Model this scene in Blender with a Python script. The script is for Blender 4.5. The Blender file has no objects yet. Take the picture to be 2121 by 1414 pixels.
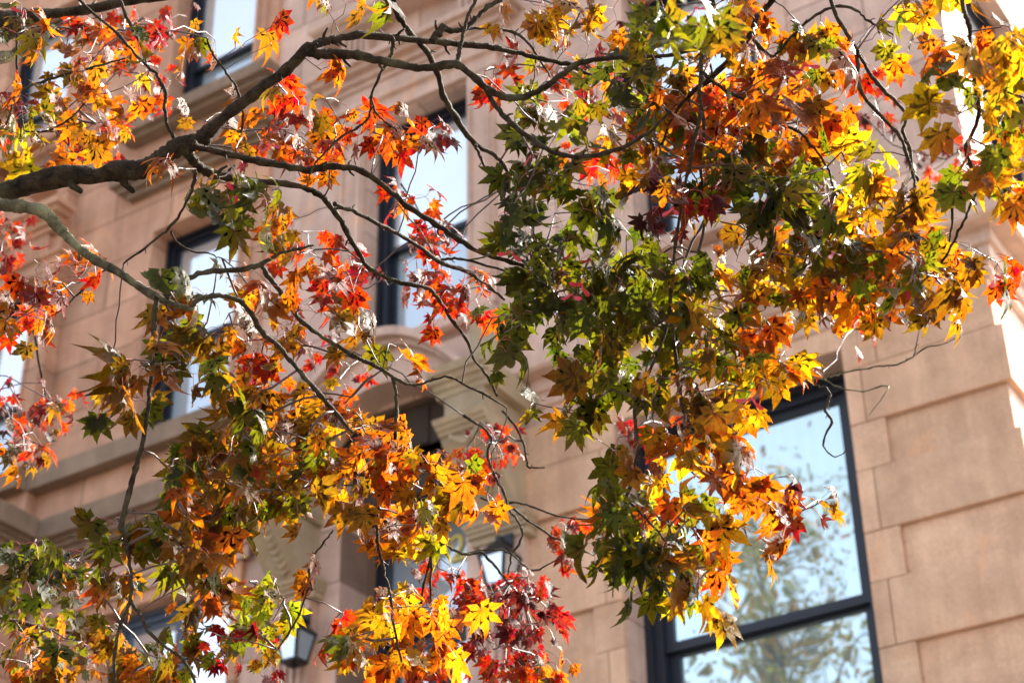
import bpy, math, random
import numpy as np
from mathutils import Vector, Matrix
random.seed(7); RNG = np.random.default_rng(11)
sc = bpy.context.scene

# ------------------------------------------------------------ camera
W0, H0, F0 = 2121.0, 1414.0, 3865.28
RM = np.array([[0.83920994, 0.29815044, 0.45478895],
               [0.54359761, -0.43669402, -0.71679842],
               [-0.01511015, 0.84876655, -0.52855182]])
CAM = np.array([0.0, -9.5, 1.6])
cd = bpy.data.cameras.new("camera"); cam = bpy.data.objects.new("camera", cd)
sc.collection.objects.link(cam); sc.camera = cam
cd.sensor_width = 36; cd.lens = F0 * 36 / W0
cd.clip_start = 0.05; cd.clip_end = 2000
m4 = Matrix.Identity(4)
for i in range(3):
    for j in range(3): m4[i][j] = RM[i][j]
    m4[i][3] = CAM[i]
cam.matrix_world = m4
cd.dof.use_dof = True; cd.dof.focus_distance = 3.95; cd.dof.aperture_fstop = 5.0

# ------------------------------------------------------------ light
SUN_AZ, SUN_EL = math.radians(24), math.radians(42)   # azimuth from +Y towards +X
w = bpy.data.worlds.new("World"); sc.world = w; w.use_nodes = True
nt = w.node_tree; bg = nt.nodes["Background"]
sky = nt.nodes.new("ShaderNodeTexSky"); sky.sky_type = 'NISHITA'; sky.sun_disc = False
sky.sun_elevation = SUN_EL; sky.sun_rotation = SUN_AZ
sky.air_density = 0.9; sky.dust_density = 6.0; sky.ozone_density = 0.6
hz = nt.nodes.new('ShaderNodeHueSaturation'); hz.inputs['Saturation'].default_value = 0.55; hz.inputs['Value'].default_value = 1.12   # thin high haze whitens the sky
nt.links.new(sky.outputs[0], hz.inputs['Color']); nt.links.new(hz.outputs[0], bg.inputs[0]); bg.inputs[1].default_value = 0.12
sd = bpy.data.lights.new("sun", 'SUN'); sun = bpy.data.objects.new("sun", sd); sc.collection.objects.link(sun)
sd.energy = 5.0; sd.angle = math.radians(0.5); sd.color = (1.0, 0.93, 0.82)
sdir = Vector((math.sin(SUN_AZ) * math.cos(SUN_EL), math.cos(SUN_AZ) * math.cos(SUN_EL), math.sin(SUN_EL)))
sun.rotation_euler = sdir.to_track_quat('Z', 'Y').to_euler()
sun.location = (20, 20, 30)
vs = sc.view_settings; vs.view_transform = 'Standard'; vs.look = 'None'; vs.gamma = 1; vs.exposure = 2.48

# ------------------------------------------------------------ helpers
def P(px, py, depth):
    """point that stands `depth` metres from the camera in the direction of a picture point"""
    d = RM @ np.array([(px - W0 / 2) / F0, -(py - H0 / 2) / F0, -1.0])
    return CAM + d / np.linalg.norm(d) * depth

def link(name, me, mat, parent=None, smooth=False):
    o = bpy.data.objects.new(name, me); sc.collection.objects.link(o)
    for m in (mat if isinstance(mat, (list, tuple)) else [mat]): me.materials.append(m)
    if parent: o.parent = parent
    if smooth: me.polygons.foreach_set('use_smooth', [True] * len(me.polygons))
    return o

def tag(o, label=None, cat=None, group=None, kind=None):
    for k, v in (('label', label), ('category', cat), ('group', group), ('kind', kind)):
        if v: o[k] = v
    return o

def empty(name, loc=(0, 0, 0)):
    o = bpy.data.objects.new(name, None); sc.collection.objects.link(o); o.location = loc
    return o

class MB:
    def __init__(s): s.v = []; s.f = []
    def add(s, vs_, fs):
        b = len(s.v); s.v += [tuple(map(float, p)) for p in vs_]; s.f += [tuple(i + b for i in f) for f in fs]
    def box(s, x0, x1, y0, y1, z0, z1):
        s.add([(x0,y0,z0),(x1,y0,z0),(x1,y1,z0),(x0,y1,z0),(x0,y0,z1),(x1,y0,z1),(x1,y1,z1),(x0,y1,z1)],
              [(0,3,2,1),(4,5,6,7),(0,1,5,4),(1,2,6,5),(2,3,7,6),(3,0,4,7)])
    def ring(s, x0, x1, z0, z1, wd, y0, y1, wb=None):
        wb = wd if wb is None else wb
        s.box(x0, x0 + wd, y0, y1, z0, z1); s.box(x1 - wd, x1, y0, y1, z0, z1)
        s.box(x0 + wd, x1 - wd, y0, y1, z1 - wd, z1); s.box(x0 + wd, x1 - wd, y0, y1, z0, z0 + wb)
    def cornice(s, x0, x1, prof, yw=0.0, rl=1, rr=1, yl=None, yr=None):
        """profile [(projection, z)] top to bottom, swept along x with mitred returns"""
        n = len(prof); vv = []
        for p, z in prof:
            vv += [(x0 - p * rl, yw if yl is None else yl, z), (x0 - p * rl, yw - p, z),
                   (x1 + p * rr, yw - p, z), (x1 + p * rr, yw if yr is None else yr, z)]
        ff = []
        for k in range(n - 1):
            for j in range(3):
                a = k * 4 + j; ff.append((a, a + 4, a + 5, a + 1))
        ff.append((0, 1, 2, 3)); b = (n - 1) * 4; ff.append((b + 3, b + 2, b + 1, b))
        s.add(vv, ff)
    def build(s, name, mat, parent=None, bevel=0, smooth=False, xf=None):
        me = bpy.data.meshes.new(name)
        vv = [xf(*p) for p in s.v] if xf else s.v
        me.from_pydata(vv, [], s.f); me.update()
        o = link(name, me, mat, parent, smooth)
        if bevel:
            b = o.modifiers.new('bevel', 'BEVEL'); b.width = bevel; b.segments = 2; b.limit_method = 'ANGLE'
        return o

def wall_mesh(mb, x0, x1, z0, z1, holes, y=0.0, depth=0.3):
    xs = sorted({x0, x1, *[h[0] for h in holes], *[h[1] for h in holes]})
    zs = sorted({z0, z1, *[h[2] for h in holes], *[h[3] for h in holes]})
    for i in range(len(xs) - 1):
        for j in range(len(zs) - 1):
            cx, cz = (xs[i] + xs[i+1]) / 2, (zs[j] + zs[j+1]) / 2
            if any(h[0] < cx < h[1] and h[2] < cz < h[3] for h in holes): continue
            mb.add([(xs[i],y,zs[j]),(xs[i+1],y,zs[j]),(xs[i+1],y,zs[j+1]),(xs[i],y,zs[j+1])], [(0,1,2,3)])
    for h in holes:
        a, b, c, d = h[:4]; yy = y + (h[4] if len(h) > 4 else depth)
        q = [(a,c),(b,c),(b,d),(a,d)]
        for k in range(4):
            (xa, za), (xb, zb) = q[k], q[(k+1) % 4]
            mb.add([(xa,y,za),(xb,y,zb),(xb,yy,zb),(xa,yy,za)], [(0,3,2,1)])

# ------------------------------------------------------------ materials
def newmat(name):
    m = bpy.data.materials.new(name); m.use_nodes = True
    return m, m.node_tree.nodes, m.node_tree.links, m.node_tree.nodes['Principled BSDF']

def plain(name, col, rough=0.5, metal=0.0, spec=0.5, noise=0.0, nscale=20):
    m, N, L, b = newmat(name)
    b.inputs['Base Color'].default_value = (*col, 1); b.inputs['Roughness'].default_value = rough
    b.inputs['Metallic'].default_value = metal; b.inputs['Specular IOR Level'].default_value = spec
    if noise:
        t = N.new('ShaderNodeTexNoise'); t.inputs['Scale'].default_value = nscale; t.inputs['Detail'].default_value = 5
        mx = N.new('ShaderNodeMix'); mx.data_type = 'RGBA'
        mx.inputs[6].default_value = (*[c * (1 - noise) for c in col], 1); mx.inputs[7].default_value = (*[min(1, c * (1 + noise)) for c in col], 1)
        L.new(t.outputs[0], mx.inputs[0]); L.new(mx.outputs[2], b.inputs['Base Color'])
    return m

def stone(name, c1, c2, joints=None, stain=(0.12, 0.10, 0.075), stain_amt=0.35, axis='X', stain_scale=1.1):
    """brownstone: large mottling, rusty patches, grime, fine grain, optional ashlar joints"""
    m, N, L, b = newmat(name)
    tc = N.new('ShaderNodeTexCoord'); geo = N.new('ShaderNodeNewGeometry')
    def noise(scale, det=6, dist=0.0, rough=0.55, vec=None):
        t = N.new('ShaderNodeTexNoise'); t.inputs['Scale'].default_value = scale; t.inputs['Detail'].default_value = det
        t.inputs['Roughness'].default_value = rough; t.inputs['Distortion'].default_value = dist
        L.new(vec or geo.outputs['Position'], t.inputs['Vector']); return t
    def ramp(src, p0, p1):
        r = N.new('ShaderNodeMapRange'); r.inputs[1].default_value = p0; r.inputs[2].default_value = p1
        L.new(src, r.inputs[0]); return r.outputs[0]
    def mix(f, a, c, blend='MIX'):
        x = N.new('ShaderNodeMix'); x.data_type = 'RGBA'; x.blend_type = blend
        if isinstance(f, float): x.inputs[0].default_value = f
        else: L.new(f, x.inputs[0])
        for i, q in ((6, a), (7, c)):
            if isinstance(q, tuple): x.inputs[i].default_value = (*q, 1)
            else: L.new(q, x.inputs[i])
        return x.outputs[2]
    n1 = noise(1.3, 5, 0.6); n2 = noise(4.2, 6, 0.3); n3 = noise(90, 4)
    mp = N.new('ShaderNodeMapping'); mp.inputs['Scale'].default_value = (1, 1, 2.6); L.new(geo.outputs['Position'], mp.inputs[0])
    n4 = noise(stain_scale, 7, 0.5, 0.65, mp.outputs[0])
    col = mix(ramp(n1.outputs[0], 0.38, 0.66), c1, c2)
    col = mix(ramp(n2.outputs[0], 0.35, 0.72), col, tuple(c * 0.76 for c in c1))
    rust = mix(ramp(noise(2.3, 4, 1.0).outputs[0], 0.60, 0.78), col, (c2[0] * 1.05, c2[1] * 0.80, c2[2] * 0.58))
    st = ramp(n4.outputs[0], 0.56, 0.80)
    sm = N.new('ShaderNodeMath'); sm.operation = 'MULTIPLY'; sm.inputs[1].default_value = stain_amt; L.new(st, sm.inputs[0])
    col = mix(sm.outputs[0], rust, stain)
    col = mix(0.22, col, mix(ramp(n3.outputs[0], 0.3, 0.7), tuple(c * 0.55 for c in c1), tuple(min(1, c * 1.35) for c in c2)))
    ms_ = N.new('ShaderNodeMapping'); ms_.inputs['Scale'].default_value = (9, 9, 0.7); L.new(geo.outputs['Position'], ms_.inputs[0])     # rain streaks
    col = mix(1.0, col, mix(ramp(noise(1.0, 6, 0.2, 0.6, ms_.outputs[0]).outputs[0], 0.35, 0.7), (0.90, 0.89, 0.88), (1.10, 1.10, 1.10)), 'MULTIPLY')
    h = n3.outputs[0]
    if joints:
        bw, bh, mort = joints
        sx = N.new('ShaderNodeSeparateXYZ'); L.new(geo.outputs['Position'], sx.inputs[0])
        cb = N.new('ShaderNodeCombineXYZ'); L.new(sx.outputs[axis], cb.inputs[0]); L.new(sx.outputs['Z'], cb.inputs[1])
        br = N.new('ShaderNodeTexBrick'); br.inputs['Scale'].default_value = 1; br.inputs['Mortar Size'].default_value = mort
        br.inputs['Brick Width'].default_value = bw; br.inputs['Row Height'].default_value = bh; br.inputs['Mortar Smooth'].default_value = 0.2
        br.inputs['Color1'].default_value = (0.80, 0.78, 0.77, 1); br.inputs['Color2'].default_value = (1.08, 1.06, 1.04, 1); br.inputs['Mortar'].default_value = (0.42, 0.38, 0.34, 1)
        L.new(cb.outputs[0], br.inputs['Vector'])
        col = mix(1.0, col, br.outputs['Color'], 'MULTIPLY')
    else:       # every separately cut block has its own tone
        col = mix(1.0, col, mix(geo.outputs['Random Per Island'], (0.86, 0.85, 0.83), (1.07, 1.06, 1.05)), 'MULTIPLY')
    L.new(col, b.inputs['Base Color']); b.inputs['Roughness'].default_value = 0.9; b.inputs['Specular IOR Level'].default_value = 0.25
    bp = N.new('ShaderNodeBump'); bp.inputs['Strength'].default_value = 0.35; bp.inputs['Distance'].default_value = 0.01
    L.new(h, bp.inputs['Height']); L.new(bp.outputs[0], b.inputs['Normal'])
    return m

M = {}
M['stone'] = stone('brownstone_pink', (0.59, 0.42, 0.345), (0.69, 0.505, 0.42), (1.25, 0.42, 0.007))
M['stone_plain'] = stone('brownstone_trim', (0.56, 0.395, 0.32), (0.64, 0.455, 0.37), None)
M['stone_orange'] = stone('brownstone_orange', (0.53, 0.29, 0.185), (0.61, 0.38, 0.265), (1.35, 0.47, 0.008), stain=(0.2, 0.15, 0.11))
M['stone_block'] = stone('brownstone_ashlar', (0.61, 0.375, 0.245), (0.71, 0.485, 0.335), None, stain=(0.3, 0.2, 0.13), stain_amt=0.5)
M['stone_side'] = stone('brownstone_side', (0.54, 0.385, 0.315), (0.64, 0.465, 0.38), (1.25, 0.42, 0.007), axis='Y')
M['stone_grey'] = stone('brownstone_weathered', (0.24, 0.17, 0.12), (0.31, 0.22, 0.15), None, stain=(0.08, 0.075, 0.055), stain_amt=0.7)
M['stone_moss'] = stone('brownstone_mossy', (0.40, 0.31, 0.21), (0.44, 0.36, 0.24), None, stain=(0.17, 0.2, 0.07), stain_amt=0.8, stain_scale=3.0)
M['recess_shade'] = plain('painted_recess_shade', (0.05, 0.035, 0.025), 0.95, noise=0.4, nscale=3)  # near-black colour standing in for the deep shade of the entrance recess
M['frame'] = plain('navy_window_paint', (0.013, 0.017, 0.027), 0.35, spec=0.35, noise=0.25, nscale=30)
M['frame_blue'] = plain('slate_window_paint', (0.07, 0.10, 0.15), 0.4, noise=0.2, nscale=30)
M['iron'] = plain('black_lantern_metal', (0.02, 0.02, 0.022), 0.4, 0.6, noise=0.3)
M['lamp_glass'] = plain('lantern_glass', (0.62, 0.70, 0.76), 0.08, 0.6)
M['gold'] = plain('gilded_number_paint', (0.75, 0.6, 0.12), 0.35, 0.0)
M['asphalt'] = plain('asphalt', (0.05, 0.05, 0.05), 0.9, noise=0.4, nscale=8)
M['paving'] = plain('concrete_paving', (0.10, 0.082, 0.066), 0.9, noise=0.2, nscale=3)
M['wood'] = plain('dark_door_wood', (0.03, 0.022, 0.02), 0.4, noise=0.3)

def glass(name, tint, refl, rough=0.015, curtain=False):
    """window pane: mirror-like reflection over a pale blind or dim room behind it"""
    m, N, L, b = newmat(name)
    out = N['Material Output']; N.remove(b)
    g = N.new('ShaderNodeBsdfGlossy'); g.inputs['Color'].default_value = (0.84, 0.92, 0.96, 1); g.inputs['Roughness'].default_value = rough
    d = N.new('ShaderNodeBsdfDiffuse')
    geo = N.new('ShaderNodeNewGeometry')
    t = N.new('ShaderNodeTexNoise'); t.inputs['Scale'].default_value = 1.2; t.inputs['Detail'].default_value = 3; L.new(geo.outputs['Position'], t.inputs['Vector'])
    mx = N.new('ShaderNodeMix'); mx.data_type = 'RGBA'; mx.inputs[6].default_value = (*tint, 1); mx.inputs[7].default_value = (*[c * 0.7 for c in tint], 1)
    L.new(t.outputs[0], mx.inputs[0]); L.new(mx.outputs[2], d.inputs['Color'])
    if curtain:
        sx = N.new('ShaderNodeSeparateXYZ'); L.new(geo.outputs['Position'], sx.inputs[0])
        wv = N.new('ShaderNodeMath'); wv.operation = 'SINE'; ml = N.new('ShaderNodeMath'); ml.operation = 'MULTIPLY'; ml.inputs[1].default_value = 70
        L.new(sx.outputs['X'], ml.inputs[0]); L.new(ml.outputs[0], wv.inputs[0])
        m2 = N.new('ShaderNodeMix'); m2.data_type = 'RGBA'; L.new(wv.outputs[0], m2.inputs[0]); L.new(mx.outputs[2], m2.inputs[6])
        m2.inputs[7].default_value = (*[min(1, c * 1.06) for c in tint], 1); L.new(m2.outputs[2], d.inputs['Color'])
    wn = N.new('ShaderNodeTexNoise'); wn.inputs['Scale'].default_value = 1.6; wn.inputs['Detail'].default_value = 2; L.new(geo.outputs['Position'], wn.inputs['Vector'])
    bp = N.new('ShaderNodeBump'); bp.inputs['Strength'].default_value = 0.13; bp.inputs['Distance'].default_value = 0.03
    L.new(wn.outputs[0], bp.inputs['Height']); L.new(bp.outputs[0], g.inputs['Normal'])
    s = N.new('ShaderNodeMixShader'); s.inputs[0].default_value = refl
    L.new(d.outputs[0], s.inputs[1]); L.new(g.outputs[0], s.inputs[2]); L.new(s.outputs[0], out.inputs['Surface'])
    return m
M['pane_white'] = glass('pane_over_white_blind', (0.80, 0.84, 0.88), 0.65)
M['pane_blue'] = glass('pane_over_insect_screen', (0.42, 0.52, 0.60), 0.35)
M['pane_big'] = glass('pane_plate_glass', (0.40, 0.50, 0.50), 0.72, curtain=True)
M['pane_big'].node_tree.nodes['Glossy BSDF'].inputs['Color'].default_value = (0.60, 0.74, 0.77, 1)
M['pane_dark'] = glass('pane_dark_room', (0.03, 0.035, 0.04), 0.45)

def bark(name, c1, c2, lich=(0.20, 0.20, 0.12), lam=0.6, scale=28):
    m, N, L, b = newmat(name)
    geo = N.new('ShaderNodeNewGeometry')
    def noise(s, d, dist=0.0):
        t = N.new('ShaderNodeTexNoise'); t.inputs['Scale'].default_value = s; t.inputs['Detail'].default_value = d; t.inputs['Distortion'].default_value = dist
        L.new(geo.outputs['Position'], t.inputs['Vector']); return t.outputs[0]
    def rmp(s, a, c, hi=1.0):
        r = N.new('ShaderNodeMapRange'); r.inputs[1].default_value = a; r.inputs[2].default_value = c; r.inputs[4].default_value = hi; L.new(s, r.inputs[0]); return r.outputs[0]
    x = N.new('ShaderNodeMix'); x.data_type = 'RGBA'; x.inputs[6].default_value = (*c1, 1); x.inputs[7].default_value = (*c2, 1); L.new(rmp(noise(scale, 7, 1.2), 0.3, 0.7), x.inputs[0])
    y = N.new('ShaderNodeMix'); y.data_type = 'RGBA'; y.inputs[7].default_value = (*lich, 1); L.new(x.outputs[2], y.inputs[6]); L.new(rmp(noise(14, 6, 0.4), 0.52, 0.75, lam), y.inputs[0])
    L.new(y.outputs[2], b.inputs['Base Color']); b.inputs['Roughness'].default_value = 0.8; b.inputs['Specular IOR Level'].default_value = 0.12
    bp = N.new('ShaderNodeBump'); bp.inputs['Strength'].default_value = 1.0; bp.inputs['Distance'].default_value = 0.008
    L.new(noise(75, 9, 2.5), bp.inputs['Height']); L.new(bp.outputs[0], b.inputs['Normal'])
    return m
M['bark'] = bark('maple_bark', (0.008, 0.005, 0.003), (0.045, 0.031, 0.018), (0.11, 0.105, 0.055), 0.55, 40)
M['bark_thin'] = bark('maple_twig_bark', (0.014, 0.010, 0.007), (0.060, 0.046, 0.028), (0.13, 0.125, 0.07), 0.5, 60)
M['bark_lichen_sunlit'] = bark('lichened_sunlit_maple_bark', (0.030, 0.024, 0.014), (0.15, 0.135, 0.075), (0.30, 0.29, 0.16), 0.8, 30)  # lichen tones plus the sunlit look of the limbs, both in the colour
M['twig'] = plain('young_twig_bark', (0.06, 0.035, 0.028), 0.5, noise=0.4, nscale=60)
M['petiole'] = plain('red_leaf_stalk', (0.30, 0.04, 0.04), 0.45)
M['seed'] = plain('crimson_maple_seed', (0.50, 0.015, 0.04), 0.4, noise=0.3)

def leaf_mat(name):
    m, N, L, b = newmat(name)
    out = N['Material Output']
    at = N.new('ShaderNodeAttribute'); at.attribute_name = 'Col'
    uv = N.new('ShaderNodeUVMap'); uv.uv_map = 'UVMap'
    sx = N.new('ShaderNodeSeparateXYZ'); L.new(uv.outputs[0], sx.inputs[0])
    def math_(op, a, c=None):
        q = N.new('ShaderNodeMath'); q.operation = op
        for i, k in enumerate((a, c)):
            if k is None: continue
            if isinstance(k, (int, float)): q.inputs[i].default_value = k
            else: L.new(k, q.inputs[i])
        return q.outputs[0]
    def mr(s, a, c, lo, hi):
        r = N.new('ShaderNodeMapRange'); r.inputs[1].default_value = a; r.inputs[2].default_value = c; r.inputs[3].default_value = lo; r.inputs[4].default_value = hi
        L.new(s, r.inputs[0]); return r.outputs[0]
    mid = mr(sx.outputs[0], 0.02, 0.07, 1.0, 0.0)
    side = math_('SINE', math_('MULTIPLY', math_('SUBTRACT', sx.outputs[1], math_('MULTIPLY', sx.outputs[0], 0.22)), 62))
    side = math_('MULTIPLY', mr(side, 0.90, 0.99, 0.0, 0.40), mr(sx.outputs[0], 0.6, 0.95, 1.0, 0.0))
    vein = math_('MAXIMUM', mid, side)
    geo = N.new('ShaderNodeNewGeometry')
    n = N.new('ShaderNodeTexNoise'); n.inputs['Scale'].default_value = 55; n.inputs['Detail'].default_value = 5; L.new(geo.outputs['Position'], n.inputs['Vector'])
    n2 = N.new('ShaderNodeTexNoise'); n2.inputs['Scale'].default_value = 240; n2.inputs['Detail'].default_value = 3; L.new(geo.outputs['Position'], n2.inputs['Vector'])
    hs = N.new('ShaderNodeHueSaturation'); L.new(at.outputs[0], hs.inputs['Color'])
    L.new(mr(n.outputs[0], 0.3, 0.7, 0.478, 0.518), hs.inputs['Hue']); L.new(mr(n2.outputs[0], 0.3, 0.7, 0.82, 1.15), hs.inputs['Value'])
    vm = N.new('ShaderNodeMix'); vm.data_type = 'RGBA'; vm.blend_type = 'MULTIPLY'; vm.inputs[7].default_value = (0.62, 0.40, 0.35, 1)
    L.new(vein, vm.inputs[0]); L.new(hs.outputs[0], vm.inputs[6])
    sp = N.new('ShaderNodeMix'); sp.data_type = 'RGBA'; sp.inputs[7].default_value = (0.10, 0.04, 0.012, 1)      # brown blemishes
    L.new(vm.outputs[2], sp.inputs[6])
    n3 = N.new('ShaderNodeTexNoise'); n3.inputs['Scale'].default_value = 38; n3.inputs['Detail'].default_value = 6; L.new(geo.outputs['Position'], n3.inputs['Vector'])
    L.new(mr(n3.outputs[0], 0.73, 0.79, 0.0, 0.6), sp.inputs[0])
    colr = sp.outputs[2]
    # reflected colour is duller than the light that comes through
    hs2 = N.new('ShaderNodeHueSaturation'); hs2.inputs['Saturation'].default_value = 1.0; hs2.inputs['Value'].default_value = 0.40; L.new(colr, hs2.inputs['Color'])
    L.new(hs2.outputs[0], b.inputs['Base Color']); b.inputs['Roughness'].default_value = 0.48; b.inputs['Specular IOR Level'].default_value = 0.24
    bp = N.new('ShaderNodeBump'); bp.inputs['Strength'].default_value = 0.5; bp.inputs['Distance'].default_value = 0.002
    L.new(math_('SUBTRACT', n2.outputs[0], vein), bp.inputs['Height']); L.new(bp.outputs[0], b.inputs['Normal'])
    tr = N.new('ShaderNodeBsdfTranslucent'); L.new(colr, tr.inputs['Color'])
    ms = N.new('ShaderNodeMixShader'); ms.inputs[0].default_value = 0.68
    L.new(b.outputs[0], ms.inputs[1]); L.new(tr.outputs[0], ms.inputs[2]); L.new(ms.outputs[0], out.inputs['Surface'])
    return m
M['leaf'] = leaf_mat('maple_leaf')

# ------------------------------------------------------------ ground
def flat(name, x0, x1, y0, y1, z, mat):
    mb = MB(); mb.add([(x0,y0,z),(x1,y0,z),(x1,y1,z),(x0,y1,z)], [(0,1,2,3)])
    return tag(mb.build(name, mat), kind='structure')
flat('ground', -400, 400, -400, 400, -0.15, M['paving'])
flat('road', -300, 300, -19, -11, -0.146, M['asphalt'])
k = MB(); k.box(-300, 300, -11, 60, -0.14, 0.0); tag(k.build('pavement', M['paving']), kind='structure')

# ------------------------------------------------------------ building
BLD = tag(empty('brownstone_building', (-8, 0, 0)), 'pink and tan brownstone rowhouse with dark sash windows behind the maple', 'building')
def bp_(mb, name, mat, parent=BLD, **kw):
    off = Vector(BLD.location)
    o = mb.build(name, mat, None, **kw); o.parent = parent
    me = o.data; me.transform(Matrix.Translation(-off)); return o
# (all children share the building's origin; sub-parts keep zero offset under their part)

holesR = [(-5.22, -3.58, 4.4, 7.68), (-4.95, -3.95, 8.95, 11.3), (-7.50, -6.42, 3.9, 8.0, 1.4), (-7.72, -6.22, 8.0, 8.40, 0.6),
          (-7.36, -6.40, 8.95, 11.14), (-7.36, -6.40, 12.3, 14.1), (-4.95, -3.95, 12.3, 14.1)]
mb = MB(); wall_mesh(mb, -8.38, -2.6, 0, 15, holesR); bp_(mb, 'wall', M['stone'])
holesL = [(-9.60, -8.62, 8.90, 10.92), (-9.60, -8.62, 12.16, 14.2), (-9.74, -8.46, 5.2, 7.42)]
mb = MB(); wall_mesh(mb, -10.65, -8.38, 0, 15, holesL, y=-0.05)
mb.add([(-8.38,-0.05,0),(-8.38,0,0),(-8.38,0,15),(-8.38,-0.05,15)], [(0,1,2,3)])
bp_(mb, 'wall', M['stone_orange'])
holesF = [(-11.75, -10.86, 8.95, 10.85), (-11.75, -10.86, 12.38, 14.2)]
mb = MB(); wall_mesh(mb, -16, -10.65, 0, 15, holesF, y=-0.17)
mb.add([(-10.65,-0.17,0),(-10.65,-0.05,0),(-10.65,-0.05,15),(-10.65,-0.17,15)], [(0,1,2,3)])
bp_(mb, 'wall', M['stone_orange'])
# side wall (x = -2.6, faces right)
sideX = lambda a, y, z: (-2.6 - y, a, z)
mb = MB(); wall_mesh(mb, 0, 10, 0, 15, [(0.62, 1.9, 8.95, 11.3), (0.62, 1.9, 4.4, 7.6), (4.2, 5.4, 8.95, 11.3)])
bp_(mb, 'wall', M['stone_side'], xf=sideX)
mb = MB(); mb.box(-16, -2.62, 0.01, 10, 15, 15.2); mb.box(-16, -2.62, 9.9, 10, 0, 15); bp_(mb, 'roof', M['stone_grey'])

def window(x0, x1, z0, z1, zm, y=0.0, up='pane_white', lo='pane_blue', fm='frame', rec=0.14, sill=True, mull=False, xf=None, fw=0.05):
    f = MB(); y0 = y + rec
    f.ring(x0, x1, z0, z1, fw * 0.7, y0, y0 + 0.16)
    f.ring(x0 + fw * .7, x1 - fw * .7, z0 + fw*.5, z1 - fw * .7, fw * 0.6, y0 + 0.03, y0 + 0.158)
    f.ring(x0 + fw * 1.3, x1 - fw * 1.3, z0 + fw, z1 - fw * 1.3, fw * 0.35, y0 + 0.015, y0 + 0.156)
    fo = bp_(f, 'window', M[fm], xf=xf)
    a, b = x0 + fw * 1.65, x1 - fw * 1.65; t = z1 - fw * 1.65; u = z0 + fw * 1.1
    s = MB()
    if zm:
        s.ring(a, b, zm - 0.03, t, fw * 0.8, y0 + 0.05, y0 + 0.09)
        s.ring(a, b, u, zm + 0.02, fw * 0.9, y0 + 0.095, y0 + 0.14, wb=0.08)
    else: s.ring(a, b, u, t, fw * 0.8, y0 + 0.05, y0 + 0.09)
    if mull:
        c = (a + b) / 2; s.box(c - 0.045, c + 0.045, y0 + 0.03, y0 + 0.10, u, t)
    so = bp_(s, 'sash', M[fm], fo, xf=xf)
    g = MB(); yy = y0 + 0.07
    g.add([(a, yy, (zm or u)), (b, yy, (zm or u)), (b, yy, t), (a, yy, t)], [(0,1,2,3)]); bp_(g, 'pane', M[up], fo, xf=xf)
    if zm:
        g = MB(); yy = y0 + 0.12
        g.add([(a, yy, u), (b, yy, u), (b, yy, zm), (a, yy, zm)], [(0,1,2,3)]); bp_(g, 'pane', M[lo], fo, xf=xf)
    return fo
wbig = window(-5.22, -3.58, 4.4, 7.68, 6.15, up='pane_big', lo='pane_big', fw=0.075, rec=0.23)
window(-4.95, -3.95, 8.95, 11.3, 10.1)
window(-7.36, -6.40, 8.95, 11.14, 9.98)
window(-7.36, -6.40, 12.3, 14.1, 13.2)
window(-4.95, -3.95, 12.3, 14.1, 13.2)
window(-9.60, -8.62, 8.90, 10.92, 9.85, y=-0.05)
window(-9.60, -8.62, 12.16, 14.2, 12.85, y=-0.05)
window(-9.74, -8.46, 5.2, 7.42, None, y=-0.05, up='pane_white', fm='frame_blue', mull=True, fw=0.055)
window(-11.75, -10.86, 8.95, 10.85, 9.75, y=-0.17)
window(-11.75, -10.86, 12.38, 14.2, 13.1, y=-0.17)
window(0.62, 1.9, 8.95, 11.3, 10.1, xf=sideX)
window(0.62, 1.9, 4.4, 7.6, 6.0, xf=sideX)
window(4.2, 5.4, 8.95, 11.3, 10.1, xf=sideX)

# stone trim -------------------------------------------------
def trim(name, mat, fn, bevel=0.006, parent=BLD):
    mb = MB(); fn(mb); return bp_(mb, name, M[mat], parent, bevel=bevel)
def CP(top, *steps):   # cornice profile: top z, then (projection, height) steps downwards with sloping coves
    prof = []; z = top
    for p, h in steps: prof += [(p, z), (p * 0.97, z - h)]; z -= h
    return prof
# belt cornice above the parlour floor, right part, wraps the corner
trim('belt_cornice', 'stone_plain', lambda m: m.cornice(-5.75, -2.6, [(0.21, 8.36), (0.21, 8.19), (0.19, 8.17), (0.085, 8.165), (0.08, 8.07), (0.05, 8.06), (0.045, 7.97), (0.02, 7.96), (0.02, 7.91)], rl=1, yr=9.9), 0)
trim('string_course', 'stone_plain', lambda m: m.cornice(-5.70, -2.6, [(0.035, 7.90), (0.035, 7.86), (0.012, 7.84)], rl=1, yr=9.9), 0)
# banded ashlar round the parlour window
def bands(m):
    for zt in (7.12, 6.40, 5.68, 4.96, 4.24):
        top = zt + (0.38 if zt > 7 else 0.40)
        m.box(-5.92, -5.336, -0.042, 0.0, zt, top); m.box(-5.33, -5.22, -0.042, 0.0, zt, top)
        m.box(-3.58, -3.476, -0.042, 0.0, zt, top); m.box(-3.47, -2.6, -0.042, 0.0, zt, top)
        zb = top + 0.005; nx = (zt + 0.72 - 0.006) if zt < 7 else 7.838
        m.box(-5.43, -5.22, -0.040, 0.0, zb, nx); m.box(-3.58, -3.36, -0.040, 0.0, zb, nx)
        if zt > 7: m.box(-3.354, -2.6, -0.040, 0.0, zb, nx); m.box(-5.92, -5.436, -0.040, 0.0, zb, nx)
        if zt < 7: m.box(-3.354, -2.6, -0.006, 0.0, zb, nx); m.box(-5.92, -5.436, -0.006, 0.0, zb, nx)
        # side return
        m.box(-2.6, -2.558, -0.042, 0.60, zt, top); m.box(-2.6, -2.558, 1.92, 9.9, zt, top)
    m.box(-5.22, -3.58, -0.026, 0.0, 7.68, 7.838)
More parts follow.
